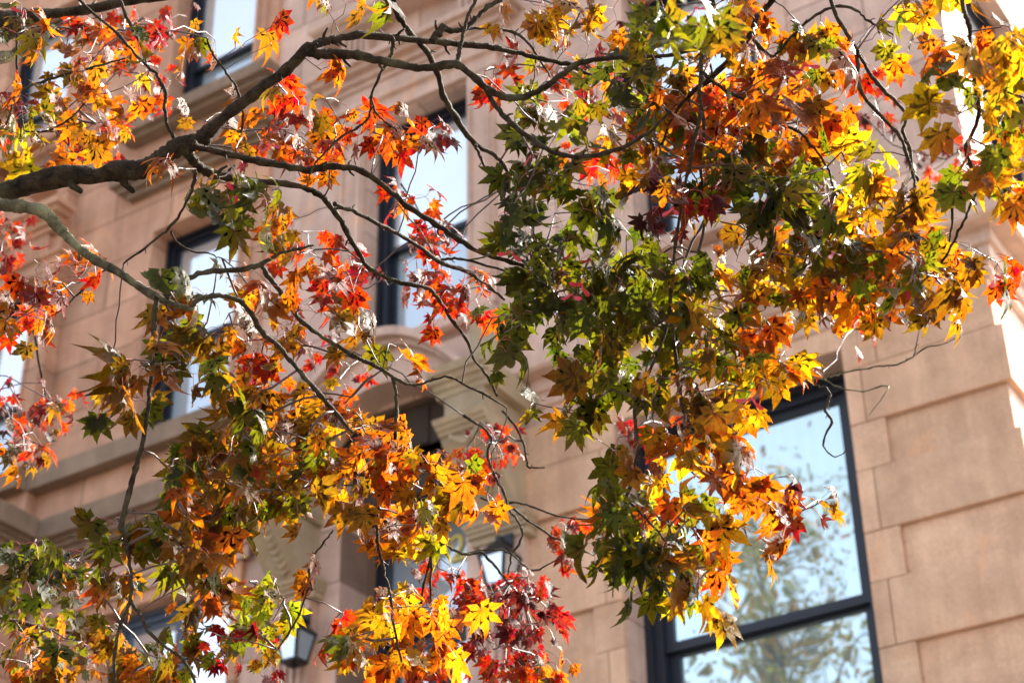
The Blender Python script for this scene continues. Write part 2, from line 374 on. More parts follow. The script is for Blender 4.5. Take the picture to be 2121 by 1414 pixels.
trim('ashlar_band', 'stone_block', bands, 0.004)
# upper right window surround
def surr(m):
    m.box(-3.93, -3.80, -0.05, 0, 8.95, 11.35); m.box(-5.10, -4.97, -0.05, 0, 8.95, 11.35)
    m.box(-3.80, -3.69, -0.025, 0, 8.80, 11.5); m.box(-5.21, -5.10, -0.025, 0, 8.80, 11.5)
    m.box(-5.10, -3.80, -0.05, 0, 11.35, 11.55)
    m.box(-5.15, -3.75, -0.12, 0, 8.83, 8.94)
trim('window_surround', 'stone_plain', surr)
# centre window
def csur(m, x0=-7.36, x1=-6.40, y=0.0, zs=8.95, zt=11.14, base=True):
    w_ = 0.24
    for a, b in ((x0 - w_ - 0.02, x0 - 0.02), (x1 + 0.02, x1 + 0.02 + w_)):
        m.box(a, b, y - 0.05, y, zs + 0.02, zt + 0.06)
        m.box(a + 0.02, a + 0.05, y - 0.07, y - 0.05, zs + 0.25, zt - 0.12); m.box(b - 0.05, b - 0.02, y - 0.07, y - 0.05, zs + 0.25, zt - 0.12)
        m.box(a + 0.05, b - 0.05, y - 0.07, y - 0.05, zt - 0.17, zt - 0.12)
    m.cornice(x0 - w_, x1 + w_, [(0.10, zt + 0.20), (0.10, zt + 0.16), (0.06, zt + 0.14), (0.06, zt + 0.02)], yw=y, rl=1)
trim('window_surround', 'stone_plain', csur)
def hood(m, x0, x1, z, y=0.0):
    m.box(x0 + 0.02, x1 - 0.02, y - 0.055, y, z - 0.28, z)
    m.cornice(x0, x1, CP(z + 0.20, (0.24, 0.05), (0.19, 0.04), (0.12, 0.06), (0.08, 0.05)), yw=y)
trim('window_hood', 'stone_plain', lambda m: hood(m, -7.66, -6.10, 11.50), 0)
def sillblk(m, x0, x1, z, y=0.0, p=0.25):
    m.cornice(x0, x1, [(p, z + 0.14), (p, z + 0.03), (p - 0.03, z)], yw=y)
    for c in (x0 + 0.15, x1 - 0.15):
        m.box(c - 0.14, c + 0.14, y - 0.10, y, z - 0.42, z)
        for k in range(4): m.box(c - 0.11 + k * 0.062, c - 0.085 + k * 0.062, y - 0.13, y - 0.10, z - 0.36, z - 0.08)
        m.cornice(c - 0.14, c + 0.14, [(0.20, z), (0.17, z - 0.05), (0.11, z - 0.07)], yw=y)
trim('window_sill', 'stone_plain', lambda m: sillblk(m, -7.62, -6.14, 12.16), 0)
trim('window_sill', 'stone_plain', lambda m: m.cornice(-7.52, -6.24, [(0.10, 8.95), (0.10, 8.87), (0.07, 8.85)]), 0)
# curved pediment over the entrance, under the centre window
def pediment(m):
    cx, n = -7.0, 24
    def arc(hw, zc, zr, y0, y1, zb):
        pts = []
        for i in range(n + 1):
            u = -1 + 2 * i / n; pts.append((cx + u * hw, zc - zr * u * u))
        k = len(pts); vv = [(x, y0, z) for x, z in pts] + [(x, y0, max(zb(x), -99)) for x, z in pts] + [(x, y1, z) for x, z in pts] + [(x, y1, zb(x)) for x, z in pts]
        ff = []
        for i in range(n):
            ff += [(i, k+i, k+i+1, i+1), (i, i+1, 2*k+i+1, 2*k+i), (k+i, 3*k+i, 3*k+i+1, k+i+1)]
        ff += [(0, 2*k, 3*k, k), (n, k+n, 3*k+n, 2*k+n)]
        m.add(vv, ff)
    top = lambda x, zc, zr, hw: zc - zr * ((x - cx) / hw) ** 2
    arc(0.86, 8.84, 0.60, -0.40, 0.0, lambda x: top(x, 8.84, 0.60, 0.86) - 0.07)
    arc(0.86, 8.769, 0.60, -0.34, 0.0, lambda x: top(x, 8.769, 0.60, 0.86) - 0.05)
    arc(0.84, 8.718, 0.575, -0.27, 0.0, lambda x: top(x, 8.718, 0.575, 0.84) - 0.27)
trim('curved_pediment', 'stone_plain', pediment, 0)
for bx in (-6.13, -7.90): trim('plinth_block', 'stone_moss', lambda m: m.box(bx - 0.12, bx + 0.12, -0.22, 0, 8.132, 8.80))
# left windows
def lsur(m, z0, z1):
        m.ring(-9.72, -8.50, z0, z1 + 0.12, 0.12, -0.075, -0.05, wb=0.0001); m.ring(-9.64, -8.58, z0, z1 + 0.04, 0.04, -0.09, -0.075, wb=0.0001)
trim('window_surround', 'stone_orange', lambda m: lsur(m, 8.90, 10.92)); trim('window_surround', 'stone_orange', lambda m: lsur(m, 12.16, 14.2))
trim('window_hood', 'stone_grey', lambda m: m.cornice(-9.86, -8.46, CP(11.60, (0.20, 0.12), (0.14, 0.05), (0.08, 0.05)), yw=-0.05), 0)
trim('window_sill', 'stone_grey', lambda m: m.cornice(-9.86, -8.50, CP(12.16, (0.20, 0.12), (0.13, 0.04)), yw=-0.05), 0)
trim('window_surround', 'stone_orange', lambda m: csur(m, -11.75, -10.88, -0.17, 8.9, 10.85))
trim('window_hood', 'stone_orange', lambda m: hood(m, -12.02, -10.74, 11.30, -0.17), 0)
trim('window_sill', 'stone_orange', lambda m: sillblk(m, -11.98, -10.78, 12.22, -0.17), 0)
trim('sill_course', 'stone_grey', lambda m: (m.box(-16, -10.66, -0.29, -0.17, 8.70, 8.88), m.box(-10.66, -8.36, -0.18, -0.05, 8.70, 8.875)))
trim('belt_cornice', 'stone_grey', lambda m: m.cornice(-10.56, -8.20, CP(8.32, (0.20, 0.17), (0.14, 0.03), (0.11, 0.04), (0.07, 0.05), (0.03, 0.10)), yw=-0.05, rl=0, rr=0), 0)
trim('string_course', 'stone_plain', lambda m: m.cornice(-10.56, -8.30, CP(7.72, (0.10, 0.05), (0.06, 0.05), (0.03, 0.1)), yw=-0.05, rl=0, rr=0), 0)
# projecting lower bay on the left
def bay(m): m.box(-13.5, -10.57, -1.2, -0.171, 0, 8.10)
trim('bay', 'stone_orange', bay)
trim('bay_cornice', 'stone_grey', lambda m: m.cornice(-13.5, -10.57, CP(8.34, (0.20, 0.17), (0.14, 0.03), (0.11, 0.04), (0.07, 0.05), (0.03, 0.10)), yw=-1.2, yr=-0.255, yl=-0.4), 0)
trim('bay_cornice', 'stone_grey', lambda m: m.cornice(-13.5, -10.57, CP(7.72, (0.12, 0.07), (0.07, 0.05), (0.03, 0.1)), yw=-1.2, yr=-0.155, yl=-0.4), 0)

# entrance portico
def pilaster(cx):
    w_ = 0.17
    def fn(m):
        m.box(cx - w_, cx + w_, -0.10, 0, 3.9, 7.02)
        for k in range(5):
            a = cx - w_ + 0.03 + k * 0.061; m.box(a, a + 0.032, -0.125, -0.10, 4.2, 6.94)
    p = trim('pilaster', 'stone_plain', fn, 0.004)
    trim('capital', 'stone_moss', lambda m: m.cornice(cx - w_, cx + w_, CP(7.16, (0.19, 0.03), (0.17, 0.03), (0.15, 0.03), (0.12, 0.05)), rl=.45, rr=.45), 0, p)
    # curved console bracket with leaf chevrons
    b = MB(); hw = 0.17; n = 22; pts = []
    for i in range(n + 1):
        t = i / n; z = 7.165 + 0.43 * t
        yy = -0.14 - 0.40 * (1 - math.cos(t * math.pi / 2)) ** 0.9 - 0.05 * math.sin(t * math.pi)
        pts.append((yy, z))
    vv = []
    for yy, z in pts: vv += [(cx - hw, 0, z), (cx - hw, yy, z), (cx + hw, yy, z), (cx + hw, 0, z)]
    ff = [(0, 3, 2, 1), (4*n, 4*n+1, 4*n+2, 4*n+3)]
    for i in range(n):
        for j in range(3): a = 4*i + j; ff.append((a, a+1, a+5, a+4))
    b.add(vv, ff)
    for i in range(2, n - 1, 2):        # chevron leaves standing proud of the curved underside
        (ya, za), (yb, zb) = pts[i], pts[i+1]
        for s in (-1, 1):
            b.add([(cx, ya - 0.002, za), (cx + s*0.12, yb - 0.002, zb + 0.05), (cx + s*0.12, yb - 0.002, zb + 0.085), (cx, ya - 0.002, za + 0.05),
                   (cx, ya - 0.035, za), (cx + s*0.12, yb - 0.02, zb + 0.05), (cx + s*0.12, yb - 0.02, zb + 0.085), (cx, ya - 0.035, za + 0.05)],
                  [(4,5,6,7),(0,4,7,3),(1,5,4,0),(2,6,5,1),(3,7,6,2)])
    bp_(b, 'bracket', M['stone_moss'])
    trim('bracket_block', 'stone_moss', lambda m: (m.cornice(cx - 0.155, cx + 0.155, CP(7.75, (0.62, 0.035), (0.59, 0.03), (0.56, 0.03), (0.52, 0.05)), rl=.08, rr=.08), m.box(cx - 0.16, cx + 0.16, -0.53, 0, 7.752, 7.95), m.cornice(cx - 0.16, cx + 0.16, CP(8.13, (0.66, 0.05), (0.62, 0.04), (0.58, 0.04), (0.55, 0.045)), rl=.12, rr=.12)), 0)
pilaster(-7.86); pilaster(-6.08)
def door():
    m = MB(); m.ring(-7.5, -6.42, 3.9, 7.74, 0.10, 0.42, 0.56); m.box(-7.4, -6.52, 0.44, 0.55, 6.78, 6.90); m.box(-6.995, -6.925, 0.45, 0.56, 3.9, 6.78)
    m.ring(-7.38, -7.0, 4.1, 6.76, 0.07, 0.47, 0.54); m.ring(-6.92, -6.54, 4.1, 6.76, 0.07, 0.47, 0.54)
    d = bp_(m, 'door', M['frame'])
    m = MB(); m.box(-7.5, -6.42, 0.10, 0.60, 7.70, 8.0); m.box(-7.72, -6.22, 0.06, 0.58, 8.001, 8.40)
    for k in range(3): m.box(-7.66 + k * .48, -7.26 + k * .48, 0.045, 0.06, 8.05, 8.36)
    bp_(m, 'recess_shade_panel', M['recess_shade'])  # added dark panels, painted shade in place of the hollow under the arch
    g = MB(); g.add([(-7.4,0.5,4.0),(-6.52,0.5,4.0),(-6.52,0.5,6.8),(-7.4,0.5,6.8)], [(0,1,2,3)]); bp_(g, 'pane', M['pane_white'], d)
    g = MB(); g.add([(-7.4,0.5,6.9),(-6.52,0.5,6.9),(-6.52,0.5,7.64),(-7.4,0.5,7.64)], [(0,1,2,3)]); bp_(g, 'transom_pane', M['pane_blue'], d)
    cu = bpy.data.curves.new('n', 'FONT'); cu.body = '2'; cu.size = 0.30; cu.extrude = 0.006
    t = bpy.data.objects.new('n', cu); sc.collection.objects.link(t); bpy.context.view_layer.update()
    me = bpy.data.meshes.new_from_object(t); bpy.data.objects.remove(t)
    me.transform(Matrix.Translation((-6.90, 0.485, 7.30)) @ Matrix.Rotation(math.pi / 2, 4, 'X'))
    me.transform(Matrix.Translation(-Vector(BLD.location))); link('door_number', me, M['gold'], d)
door()

# lanterns ---------------------------------------------------
def lantern(x, y, z, label):
    r = tag(empty('wall_lantern', (x, y, z)), label, 'lantern', 'lanterns beside the entrance')
    m = MB(); top, bot, h = 0.095, 0.062, 0.19
    def ringpts(s, zz): return [(-s,-s,zz),(s,-s,zz),(s,s,zz),(-s,s,zz)]
    m.box(-bot-.008, bot+.008, -bot-.008, bot+.008, -0.02, 0.0); m.box(-top-.012, top+.012, -top-.012, top+.012, h, h + 0.018)
    for sx in (-1, 1):
        for sy in (-1, 1):
            a = 0.009
            q = [(sx*bot-a, sy*bot-a, 0),(sx*bot+a, sy*bot-a, 0),(sx*bot+a, sy*bot+a, 0),(sx*bot-a, sy*bot+a, 0),
                 (sx*top-a, sy*top-a, h),(sx*top+a, sy*top-a, h),(sx*top+a, sy*top+a, h),(sx*top-a, sy*top+a, h)]
            m.add(q, [(0,1,5,4),(1,2,6,5),(2,3,7,6),(3,0,4,7)])
    m.add(ringpts(top + .012, h + .018) + ringpts(0.03, h + 0.12), [(0,1,5,4),(1,2,6,5),(2,3,7,6),(3,0,4,7),(4,5,6,7)])
    m.box(-0.02, 0.02, -0.02, 0.02, h + .12, h + .16); m.box(-0.011, 0.011, -0.011, 0.011, -0.05, -0.02)
    m.build('lantern_frame', M['iron'], r)
    for k in range(4):
        g = MB(); g.add([(-bot,-bot,0.002),(bot,-bot,0.002),(top,-top,h-.002),(-top,-top,h-.002)], [(0,1,2,3)])
        g.build('pane', M['lamp_glass'], r, xf=(lambda a, b, c, k=k: (a*math.cos(k*math.pi/2) - b*math.sin(k*math.pi/2), a*math.sin(k*math.pi/2) + b*math.cos(k*math.pi/2), c)))
    c = MB(); c.box(-0.012, 0.012, 0.0, -y - 0.10, h + 0.125, h + 0.15); c.box(-0.04, 0.04, -y - 0.145, -y - 0.13, h + 0.02, h + 0.22); c.build('wall_arm', M['iron'], r)
lantern(-7.68, -0.24, 6.50, 'black square lantern on the left fluted pilaster of the entrance')
lantern(-6.00, -0.24, 6.62, 'black square lantern on the right fluted pilaster, next to the red leaves')

# ------------------------------------------------------------ maple tree
TREE = tag(empty('maple_tree', P(-420, 700, 4.2) * [1, 1, 0]), 'maple tree with red, orange, yellow and green autumn leaves in front of the brownstone', 'tree')
TO = np.array(TREE.location)
def mesh_np(name, V, F, mat, parent, origin=TO, smooth=True, col=None, uv=None):
    """F: list of index tuples or (n,k) arrays"""
    me = bpy.data.meshes.new(name); V = np.asarray(V, dtype=np.float32) - np.asarray(origin, dtype=np.float32)
    loops = np.concatenate([np.asarray(f, dtype=np.int32).ravel() for f in F])
    cnt = np.concatenate([np.full(len(f), np.asarray(f).shape[1], dtype=np.int32) for f in F])
    st = np.concatenate([[0], np.cumsum(cnt)[:-1]]).astype(np.int32)
    me.vertices.add(len(V)); me.vertices.foreach_set('co', V.ravel())
    me.loops.add(len(loops)); me.loops.foreach_set('vertex_index', loops)
    me.polygons.add(len(cnt)); me.polygons.foreach_set('loop_start', st)
    me.polygons.foreach_set('use_smooth', [smooth] * len(cnt))
    if col is not None:
        a = me.color_attributes.new('Col', 'FLOAT_COLOR', 'POINT')
        a.data.foreach_set('color', np.concatenate([col, np.ones((len(col), 1))], 1).astype(np.float32).ravel())
    if uv is not None:
        l = me.uv_layers.new(name='UVMap'); l.data.foreach_set('uv', uv[loops].astype(np.float32).ravel())
    me.update(calc_edges=True); me.validate()
    return link(name, me, mat, parent)

def catmull(pts, n=5):
    pts = np.asarray(pts, float)
    if len(pts) < 3: return np.array([pts[0] + (pts[-1] - pts[0]) * t for t in np.linspace(0, 1, n + 1)])
    q = np.vstack([2 * pts[0] - pts[1], pts, 2 * pts[-1] - pts[-2]]); out = []
    for i in range(1, len(q) - 2):
        for t in np.arange(n) / n:
            a, b, c, d = q[i-1], q[i], q[i+1], q[i+2]
            out.append(0.5 * (2*b + (c-a)*t + (2*a-5*b+4*c-d)*t*t + (3*b-a-3*c+d)*t**3))
    out.append(q[-2]); return np.array(out)

def tube(pts, rad, sides=8, rough=0.0, cap=True):
    """swept tube; returns V, quads, tris"""
    pts = np.asarray(pts, float); n = len(pts)
    T = np.gradient(pts, axis=0); T /= np.linalg.norm(T, axis=1)[:, None] + 1e-9
    u = np.cross(T[0], [0.3, 0.2, 0.9]); u /= np.linalg.norm(u); V = []
    ph = RNG.random(4) * 6
    for i in range(n):
        u = u - T[i] * u.dot(T[i]); u /= np.linalg.norm(u) + 1e-9; v = np.cross(T[i], u)
        a = np.arange(sides) / sides * 2 * math.pi
        r = rad[i] * (1 + rough * (np.sin(2*a + ph[0] + i*0.35) * 0.5 + np.sin(3*a + ph[1] - i*0.55) * 0.35 + (RNG.random(sides) - 0.5) * 0.8))
        V.append(pts[i] + np.outer(np.cos(a) * r, u) + np.outer(np.sin(a) * r, v))
    V = np.concatenate(V); i, j = np.meshgrid(np.arange(n - 1), np.arange(sides), indexing='ij'); i, j = i.ravel(), j.ravel(); k = (j + 1) % sides
    Q = np.stack([i*sides + j, i*sides + k, (i+1)*sides + k, (i+1)*sides + j], 1)
    if cap:
        V = np.vstack([V, pts[-1] + T[-1] * rad[-1] * 0.6, pts[0]]); c0 = n * sides; jj = np.arange(sides); kk = (jj + 1) % sides
        Tq = np.vstack([np.stack([(n-1)*sides + jj, (n-1)*sides + kk, np.full(sides, c0)], 1), np.stack([kk, jj, np.full(sides, c0 + 1)], 1)])
    else: Tq = np.zeros((0, 3), int)
    return V, Q, Tq

class Acc:
    def __init__(s): s.V = []; s.Q = []; s.T = []; s.n = 0
    def add(s, V, Q, T):
        s.V.append(V); s.Q.append(Q + s.n); s.T.append(T + s.n); s.n += len(V)
    def build(s, name, mat, parent):
        F = [np.concatenate(s.Q)]; t = np.concatenate(s.T)
        if len(t): F.append(t)
        return mesh_np(name, np.concatenate(s.V), F, mat, parent)

# branches: name | depth start>end | px,py,width(px) ...
BR = """
limb 4.1>3.9 -420,470,95 -250,440,72 -60,412,60 0,400,56 60,382,52 150,362,48 200,365,42 240,354,46 285,352,50 320,338,46 352,315,40 378,300,44 415,290,42 432,272,34 470,238,30 520,200,29 575,160,27 615,124,27 642,92,20
limb 4.1>3.7 -300,440,60 -120,425,34 -40,420,32 20,426,34 60,430,36 95,442,34 125,475,28 160,510,24 200,540,23 240,560,22 275,585,21 310,608,21 340,622,21 372,634,14 400,640,12
limb 4.5>4.6 -420,300,90 -250,150,84 -120,90,80 -30,62,86 25,48,64 60,40,48 100,30,30 180,20,24 260,4,20 330,-4,17 420,-20,12
limb 4.6>4.9 -200,130,40 -60,128,30 0,120,26 50,108,22 88,82,17 112,55,12
limb 4.1>4.2 -420,150,90 -300,-150,80 -50,-330,66 350,-400,50 560,-370,46 800,-400,38 1000,-345,34 1200,-330,30 1400,-270,24 1560,-268,20 1700,-250,17 1850,-200,13 1985,-180,10 2100,-120,6 2190,-90,3
branch 3.9>4.3 642,100,18 665,88,17 690,81,16 740,73,16 800,76,15 850,82,15 920,88,14 980,94,13 1030,100,12 1080,112,11 1130,123,11 1180,135,10 1225,157,9 1262,166,7
branch 3.9>3.6 632,106,20 660,112,20 690,112,20 740,115,19 800,128,18 860,140,17 900,139,16 948,135,17 985,163,16 1020,190,16 1055,203,14 1090,200,13 1130,180,12 1170,150,12 1210,128,11 1260,120,10 1300,118,9 1400,112,8 1470,90,6
branch 3.8>3.6 1002,178,12 1035,230,12 1065,260,12 1110,295,11 1150,316,11 1200,325,10 1250,318,10 1300,300,9 1350,270,7 1390,230,5
branch 3.9>4.1 400,298,16 415,306,13 470,318,15 540,335,15 600,346,15 640,352,15 690,345,14 745,353,14 800,390,13 850,430,12 900,463,12 950,497,11 1000,525,10 1060,543,9 1120,560,6
branch 3.95>4.4 380,306,24 395,325,22 412,345,22 440,360,20 490,370,18 530,377,16 590,380,12 640,393,12 670,410,13 695,440,12 715,475,11 740,520,11 765,555,10 800,575,9 850,590,9 885,597,8 910,620,8 940,670,7 965,700,7 980,740,6 1010,780,6 1030,820,5
branch 4.1>4.4 692,422,9 715,432,9 740,440,9 800,472,9 860,505,9 910,542,9 960,560,9 1010,590,8 1045,620,6
branch 4.3>4.3 905,540,6 935,536,6 975,540,6 1070,568,5
branch 3.7>3.8 344,616,15 358,600,13 385,580,12 430,562,11 490,560,11 525,552,12 545,545,10 580,525,6 620,515,6 650,508,4
branch 3.8>4.0 540,546,10 555,570,11 585,610,11 605,640,10 630,670,10 680,705,9 730,735,9 790,765,9 830,790,7 860,797,6 900,785,5 930,782,5 1000,815,5 1050,845,3
branch 3.7>3.8 398,636,10 408,622,10 440,612,11 475,615,10 500,625,11 520,650,11 545,690,11 575,715,10 600,745,10 630,780,10 665,820,10 700,860,9 730,895,6
branch 3.7>3.7 326,615,13 321,640,12 320,660,12 318,700,11 316,750,9 312,800,9 305,860,9 295,920,10 280,970,12 268,1020,12 252,1085,13 258,1112,9 268,1160,7 272,1210,8 268,1250,8 250,1290,7 238,1350,7 237,1440,6
branch 3.7>3.6 270,1242,7 290,1275,7 310,1310,7 345,1340,7 375,1360,7 395,1390,6 412,1440,5
branch 3.9>4.0 402,350,10 404,372,8 390,410,6 360,460,6 330,490,5 290,520,5 256,546,4
branch 4.0>4.0 355,478,4 365,500,5 390,518,4 430,525,3 460,535,2
branch 3.9>3.9 812,78,9 814,92,8 808,120,7 785,160,6 770,200,6 765,240,5 740,265,5 700,290,5 660,330,4 640,365,3
branch 3.9>3.9 768,205,5 780,235,5 800,255,4 820,268,3
branch 3.9>4.1 948,132,12 950,115,9 955,90,8 962,60,8 970,30,7 985,0,7 1000,-60,8 1040,-330,9
branch 4.5>4.7 800,-380,16 810,-150,13 815,0,12 830,40,12 850,70,12 880,100,12 905,150,12 920,200,12 945,245,12 985,300,11 1020,318,9 1045,345,8 1066,380,6
branch 4.65>4.7 985,300,7 1000,335,6 1018,370,6 1036,402,4
branch 3.9>4.2 895,86,14 905,72,17 918,58,15 935,64,11 962,60,11 985,40,10 1010,15,10 1060,-40,10 1150,-330,11
branch 4.2>4.4 962,60,8 1000,58,7 1040,62,7 1080,76,6 1110,110,5 1140,160,4
branch 3.9>4.0 1620,-260,16 1615,-80,13 1599,0,12 1570,33,12 1554,74,12 1537,94,12 1513,119,12 1470,165,11 1430,195,9 1395,240,7 1370,300,5
branch 4.0>3.9 1450,-300,12 1468,-40,10 1480,20,10 1460,60,10 1455,100,10 1452,160,9 1450,200,8 1458,260,7 1452,330,6 1455,400,6 1462,450,4
branch 3.9>3.8 1452,148,8 1475,168,7 1500,185,7 1550,213,7 1600,250,6 1650,270,6 1680,300,5 1712,345,5 1730,400,4
branch 3.8>3.8 1554,74,8 1575,96,7 1598,118,7 1612,108,6 1650,66,6 1700,26,6 1740,14,6 1775,22,6 1800,45,5 1850,72,3
branch 3.8>3.7 1700,-250,12 1712,-60,10 1729,25,9 1760,80,9 1775,113,9 1778,173,9 1803,219,8 1856,272,8 1874,308,7 1890,360,6 1895,392,6 1888,424,5 1850,450,3
branch 3.7>3.8 1776,104,8 1795,140,7 1817,173,8 1850,205,8 1877,238,7 1870,272,7 1884,308,7 1891,354,7 1913,385,7 1950,400,6 1968,420,6 1973,450,5 1966,505,4
branch 3.6>3.7 1985,-180,12 1990,-40,9 1995,20,9 2007,55,10 2010,120,8 2022,190,9 2027,240,8 2010,285,8 2000,308,10 2012,345,7 2033,380,7 2015,415,6 2000,450,6 1985,480,6 1960,530,5 1925,572,4 1875,603,3
branch 3.6>3.6 2025,200,6 2042,190,6 2060,168,5 2085,190,4 2125,205,3
branch 3.8>3.6 1452,230,8 1430,330,7 1412,420,7 1400,500,7 1392,600,7 1382,670,7 1362,730,6 1335,790,6 1316,850,7 1318,900,8 1320,940,8 1310,990,8 1295,1035,8 1278,1075,5 1262,1110,4
branch 3.6>3.6 1297,1032,6 1320,1055,6 1345,1080,5 1375,1115,4 1400,1145,3
branch 3.6>3.55 1296,1036,5 1315,1080,5 1335,1120,4 1345,1165,3
branch 3.7>3.7 1390,640,7 1400,740,7 1410,830,7 1430,880,7 1470,930,7 1520,975,6 1560,1010,5 1600,1058,4 1640,1065,4 1690,1045,2
branch 4.0>3.9 792,766,7 812,780,7 820,815,7 821,860,8 818,905,8 808,960,7 790,1020,7 782,1060,7 782,1120,7 790,1160,6 800,1200,6 810,1240,6 815,1290,5 832,1370,4
branch 4.3>4.3 905,1000,6 888,1060,6 886,1100,7 893,1150,8 880,1200,6 870,1260,6 862,1290,4
branch 4.3>4.3 893,1148,6 892,1200,6 894,1265,4
branch 4.6>4.7 820,1060,5 870,1085,6 905,1108,6 930,1132,6 965,1147,6 1000,1145,6 1025,1172,6 1055,1210,4
branch 4.7>4.7 968,1147,4 1000,1138,4 1050,1142,4 1085,1170,4 1110,1181,4 1150,1160,3 1180,1140,2
branch 4.8>4.8 995,1030,4 1035,1048,5 1060,1040,5 1100,1048,4 1150,1066,4 1235,1078,3
branch 4.8>4.9 1062,1050,5 1090,1075,5 1140,1108,5 1180,1125,4 1230,1150,3
branch 4.8>4.7 960,860,6 1015,900,6 1010,940,6 1022,980,6 1042,1015,6 1055,1055,5 1080,1095,5 1078,1120,5 1060,1150,5 1052,1190,3
branch 4.8>4.8 1040,850,5 1070,885,5 1085,920,5 1093,962,5 1105,968,4 1128,968,3
branch 4.2>4.2 690,1098,4 672,1122,4 650,1150,5 640,1180,5 646,1222,4
branch 4.2>4.2 640,1215,4 620,1270,4 598,1310,4 575,1345,3
branch 4.5>4.4 150,-70,8 166,0,6 247,74,6 283,117,6 318,148,7 335,175,8 343,200,8 341,226,8 348,262,8 366,293,9
branch 4.5>4.4 240,-20,8 268,46,7 290,90,6 303,130,4
branch 4.4>4.4 30,-40,5 34,40,5 34,120,5 35,170,5 22,230,4 0,285,3
branch 4.4>4.4 34,190,5 100,165,5 180,142,5 262,120,3
branch 4.4>4.4 50,272,4 95,272,4 140,250,4 175,215,3
branch 4.1>4.1 430,80,4 437,105,5 452,128,5 474,158,5 496,198,5 504,245,5 498,275,4
branch 4.3>4.3 235,556,4 205,565,4 170,602,4 130,640,3 95,662,2
branch 5.2>5.4 1800,860,2 1840,800,5 1785,810,5 1735,800,5 1705,783,6
branch 5.2>5.3 1590,800,5 1640,790,6 1705,783,6 1730,778,6 1770,767,6 1820,760,6 1865,752,6 1893,737,6 1915,722,5 1960,710,4 1995,690,2
branch 5.2>5.2 1893,737,5 1898,715,5 1903,690,4 1910,670,2
branch 4.9>4.8 1668,788,5 1690,800,5 1712,803,5 1718,822,6 1710,850,6 1722,875,5 1705,920,4 1730,945,3 1755,930,2
branch 4.6>4.6 1414,890,5 1418,930,5 1432,975,4 1450,990,3
branch 6.0>6.6 1450,330,8 1600,330,7 1750,230,5 1850,300,5 1960,330,4
branch 5.5>6.0 -250,330,26 -60,480,10 0,560,8 60,650,6 90,800,5 110,880,4
branch 5.6>6.0 -60,760,8 0,820,7 40,870,6 60,910,4
branch 4.6>5.0 -250,900,20 -60,1230,10 60,1290,8 150,1310,7 250,1350,5 320,1390,4
branch 4.3>4.2 -60,1215,8 20,1190,7 90,1170,6 170,1150,5 255,1112,4
branch 5.4>5.4 830,380,6 880,460,5 910,560,4 950,620,3
"""
def parse_br():
    out = []
    for ln in BR.strip().splitlines():
        t = ln.split(); d0, d1 = map(float, t[1].split('>'))
        pts = np.array([[float(c) for c in q.split(',')] for q in t[2:]])
        L = np.concatenate([[0], np.cumsum(np.hypot(*np.diff(pts[:, :2], axis=0).T))]); L /= L[-1]
        out.append((t[0], np.column_stack([pts[:, :2], d0 + (d1 - d0) * L, pts[:, 2]])))
    return out
BOBJ = []; NODES = []     # branch objects, (xyz, branch index) skeleton samples
for bi, (nm, A) in enumerate(parse_br()):
    big = nm == 'limb'; S = catmull(A, 7 if big else 5)
    if nm == 'branch':     # slight zigzag and node swellings of real twigs
        S[1:-1, 0] += RNG.normal(0, 0.9, len(S) - 2); S[1:-1, 1] += RNG.normal(0, 0.9, len(S) - 2)
    X = np.array([P(a, b, c) for a, b, c, _ in S]); R = S[:, 3] * S[:, 2] / F0 / 2 * ((0.76 if bi == 1 else 0.84) if big else (0.60 if A[0, 2] > 5 and A[:, 3].max() < 9 else 1.0))
    kn = np.convolve(RNG.normal(size=len(R) + 4), [.2, .6, 1, .6, .2], 'valid'); R = R * (1 + (0.055 if big else 0.0) * kn.clip(-2, 2.5)); R = R * (1 + 0.10 * RNG.normal(size=len(R)).clip(-1.5, 1.5) * (0.6 if big else 1))
    R[::5] *= 1.0 if big else 1.14
    a = Acc(); a.add(*tube(X, R, 16 if big else 8, 0.11 if big else 0.06))
    # short broken spurs and buds
    for q in range(3 if big else max(1, len(X) // 9)):
        i = RNG.integers(1, len(X) - 1); T = X[i+1] - X[i-1]; T /= np.linalg.norm(T); d = np.cross(T, RNG.normal(size=3)); d /= np.linalg.norm(d)
        ln = R[i] * (1.8 if big else 2.2) + 0.004; pp = [X[i], X[i] + d * ln * 0.6 + T * ln * .2, X[i] + d * ln + T * ln * 0.6]
        a.add(*tube(pp, [R[i] * .5, R[i] * .36, R[i] * .26], 6, 0.1))
    o = a.build(nm, M['bark_lichen_sunlit'] if bi in (1, 3) or A[0, 2] == 5.2 else M['bark'] if A[:, 3].max() > 15 else M['bark_thin'], TREE); BOBJ.append(o)
    for x in X: NODES.append((x, bi))
# trunk, rising from the pavement outside the left edge of the picture
tp = np.array([P(-420, 700, 4.2) * [1, 1, 0], P(-430, 700, 4.2) * [1, 1, 0] + [0.02, 0, 0.5], P(-440, 700, 4.15) * [1, 1, 0] + [0, .05, 1.3], P(-430, 760, 4.1), P(-420, 480, 4.1), P(-420, 250, 4.15), P(-410, 100, 4.15)])
tp = catmull(tp, 5); a = Acc(); a.add(*tube(tp, np.interp(np.linspace(0, 1, len(tp)), [0, 0.08, 0.5, 1], [0.17, 0.12, 0.095, 0.05]), 20, 0.08)); a.build('trunk', M['bark'], TREE)
NX = np.array([n[0] for n in NODES]); NB = np.array([n[1] for n in NODES])

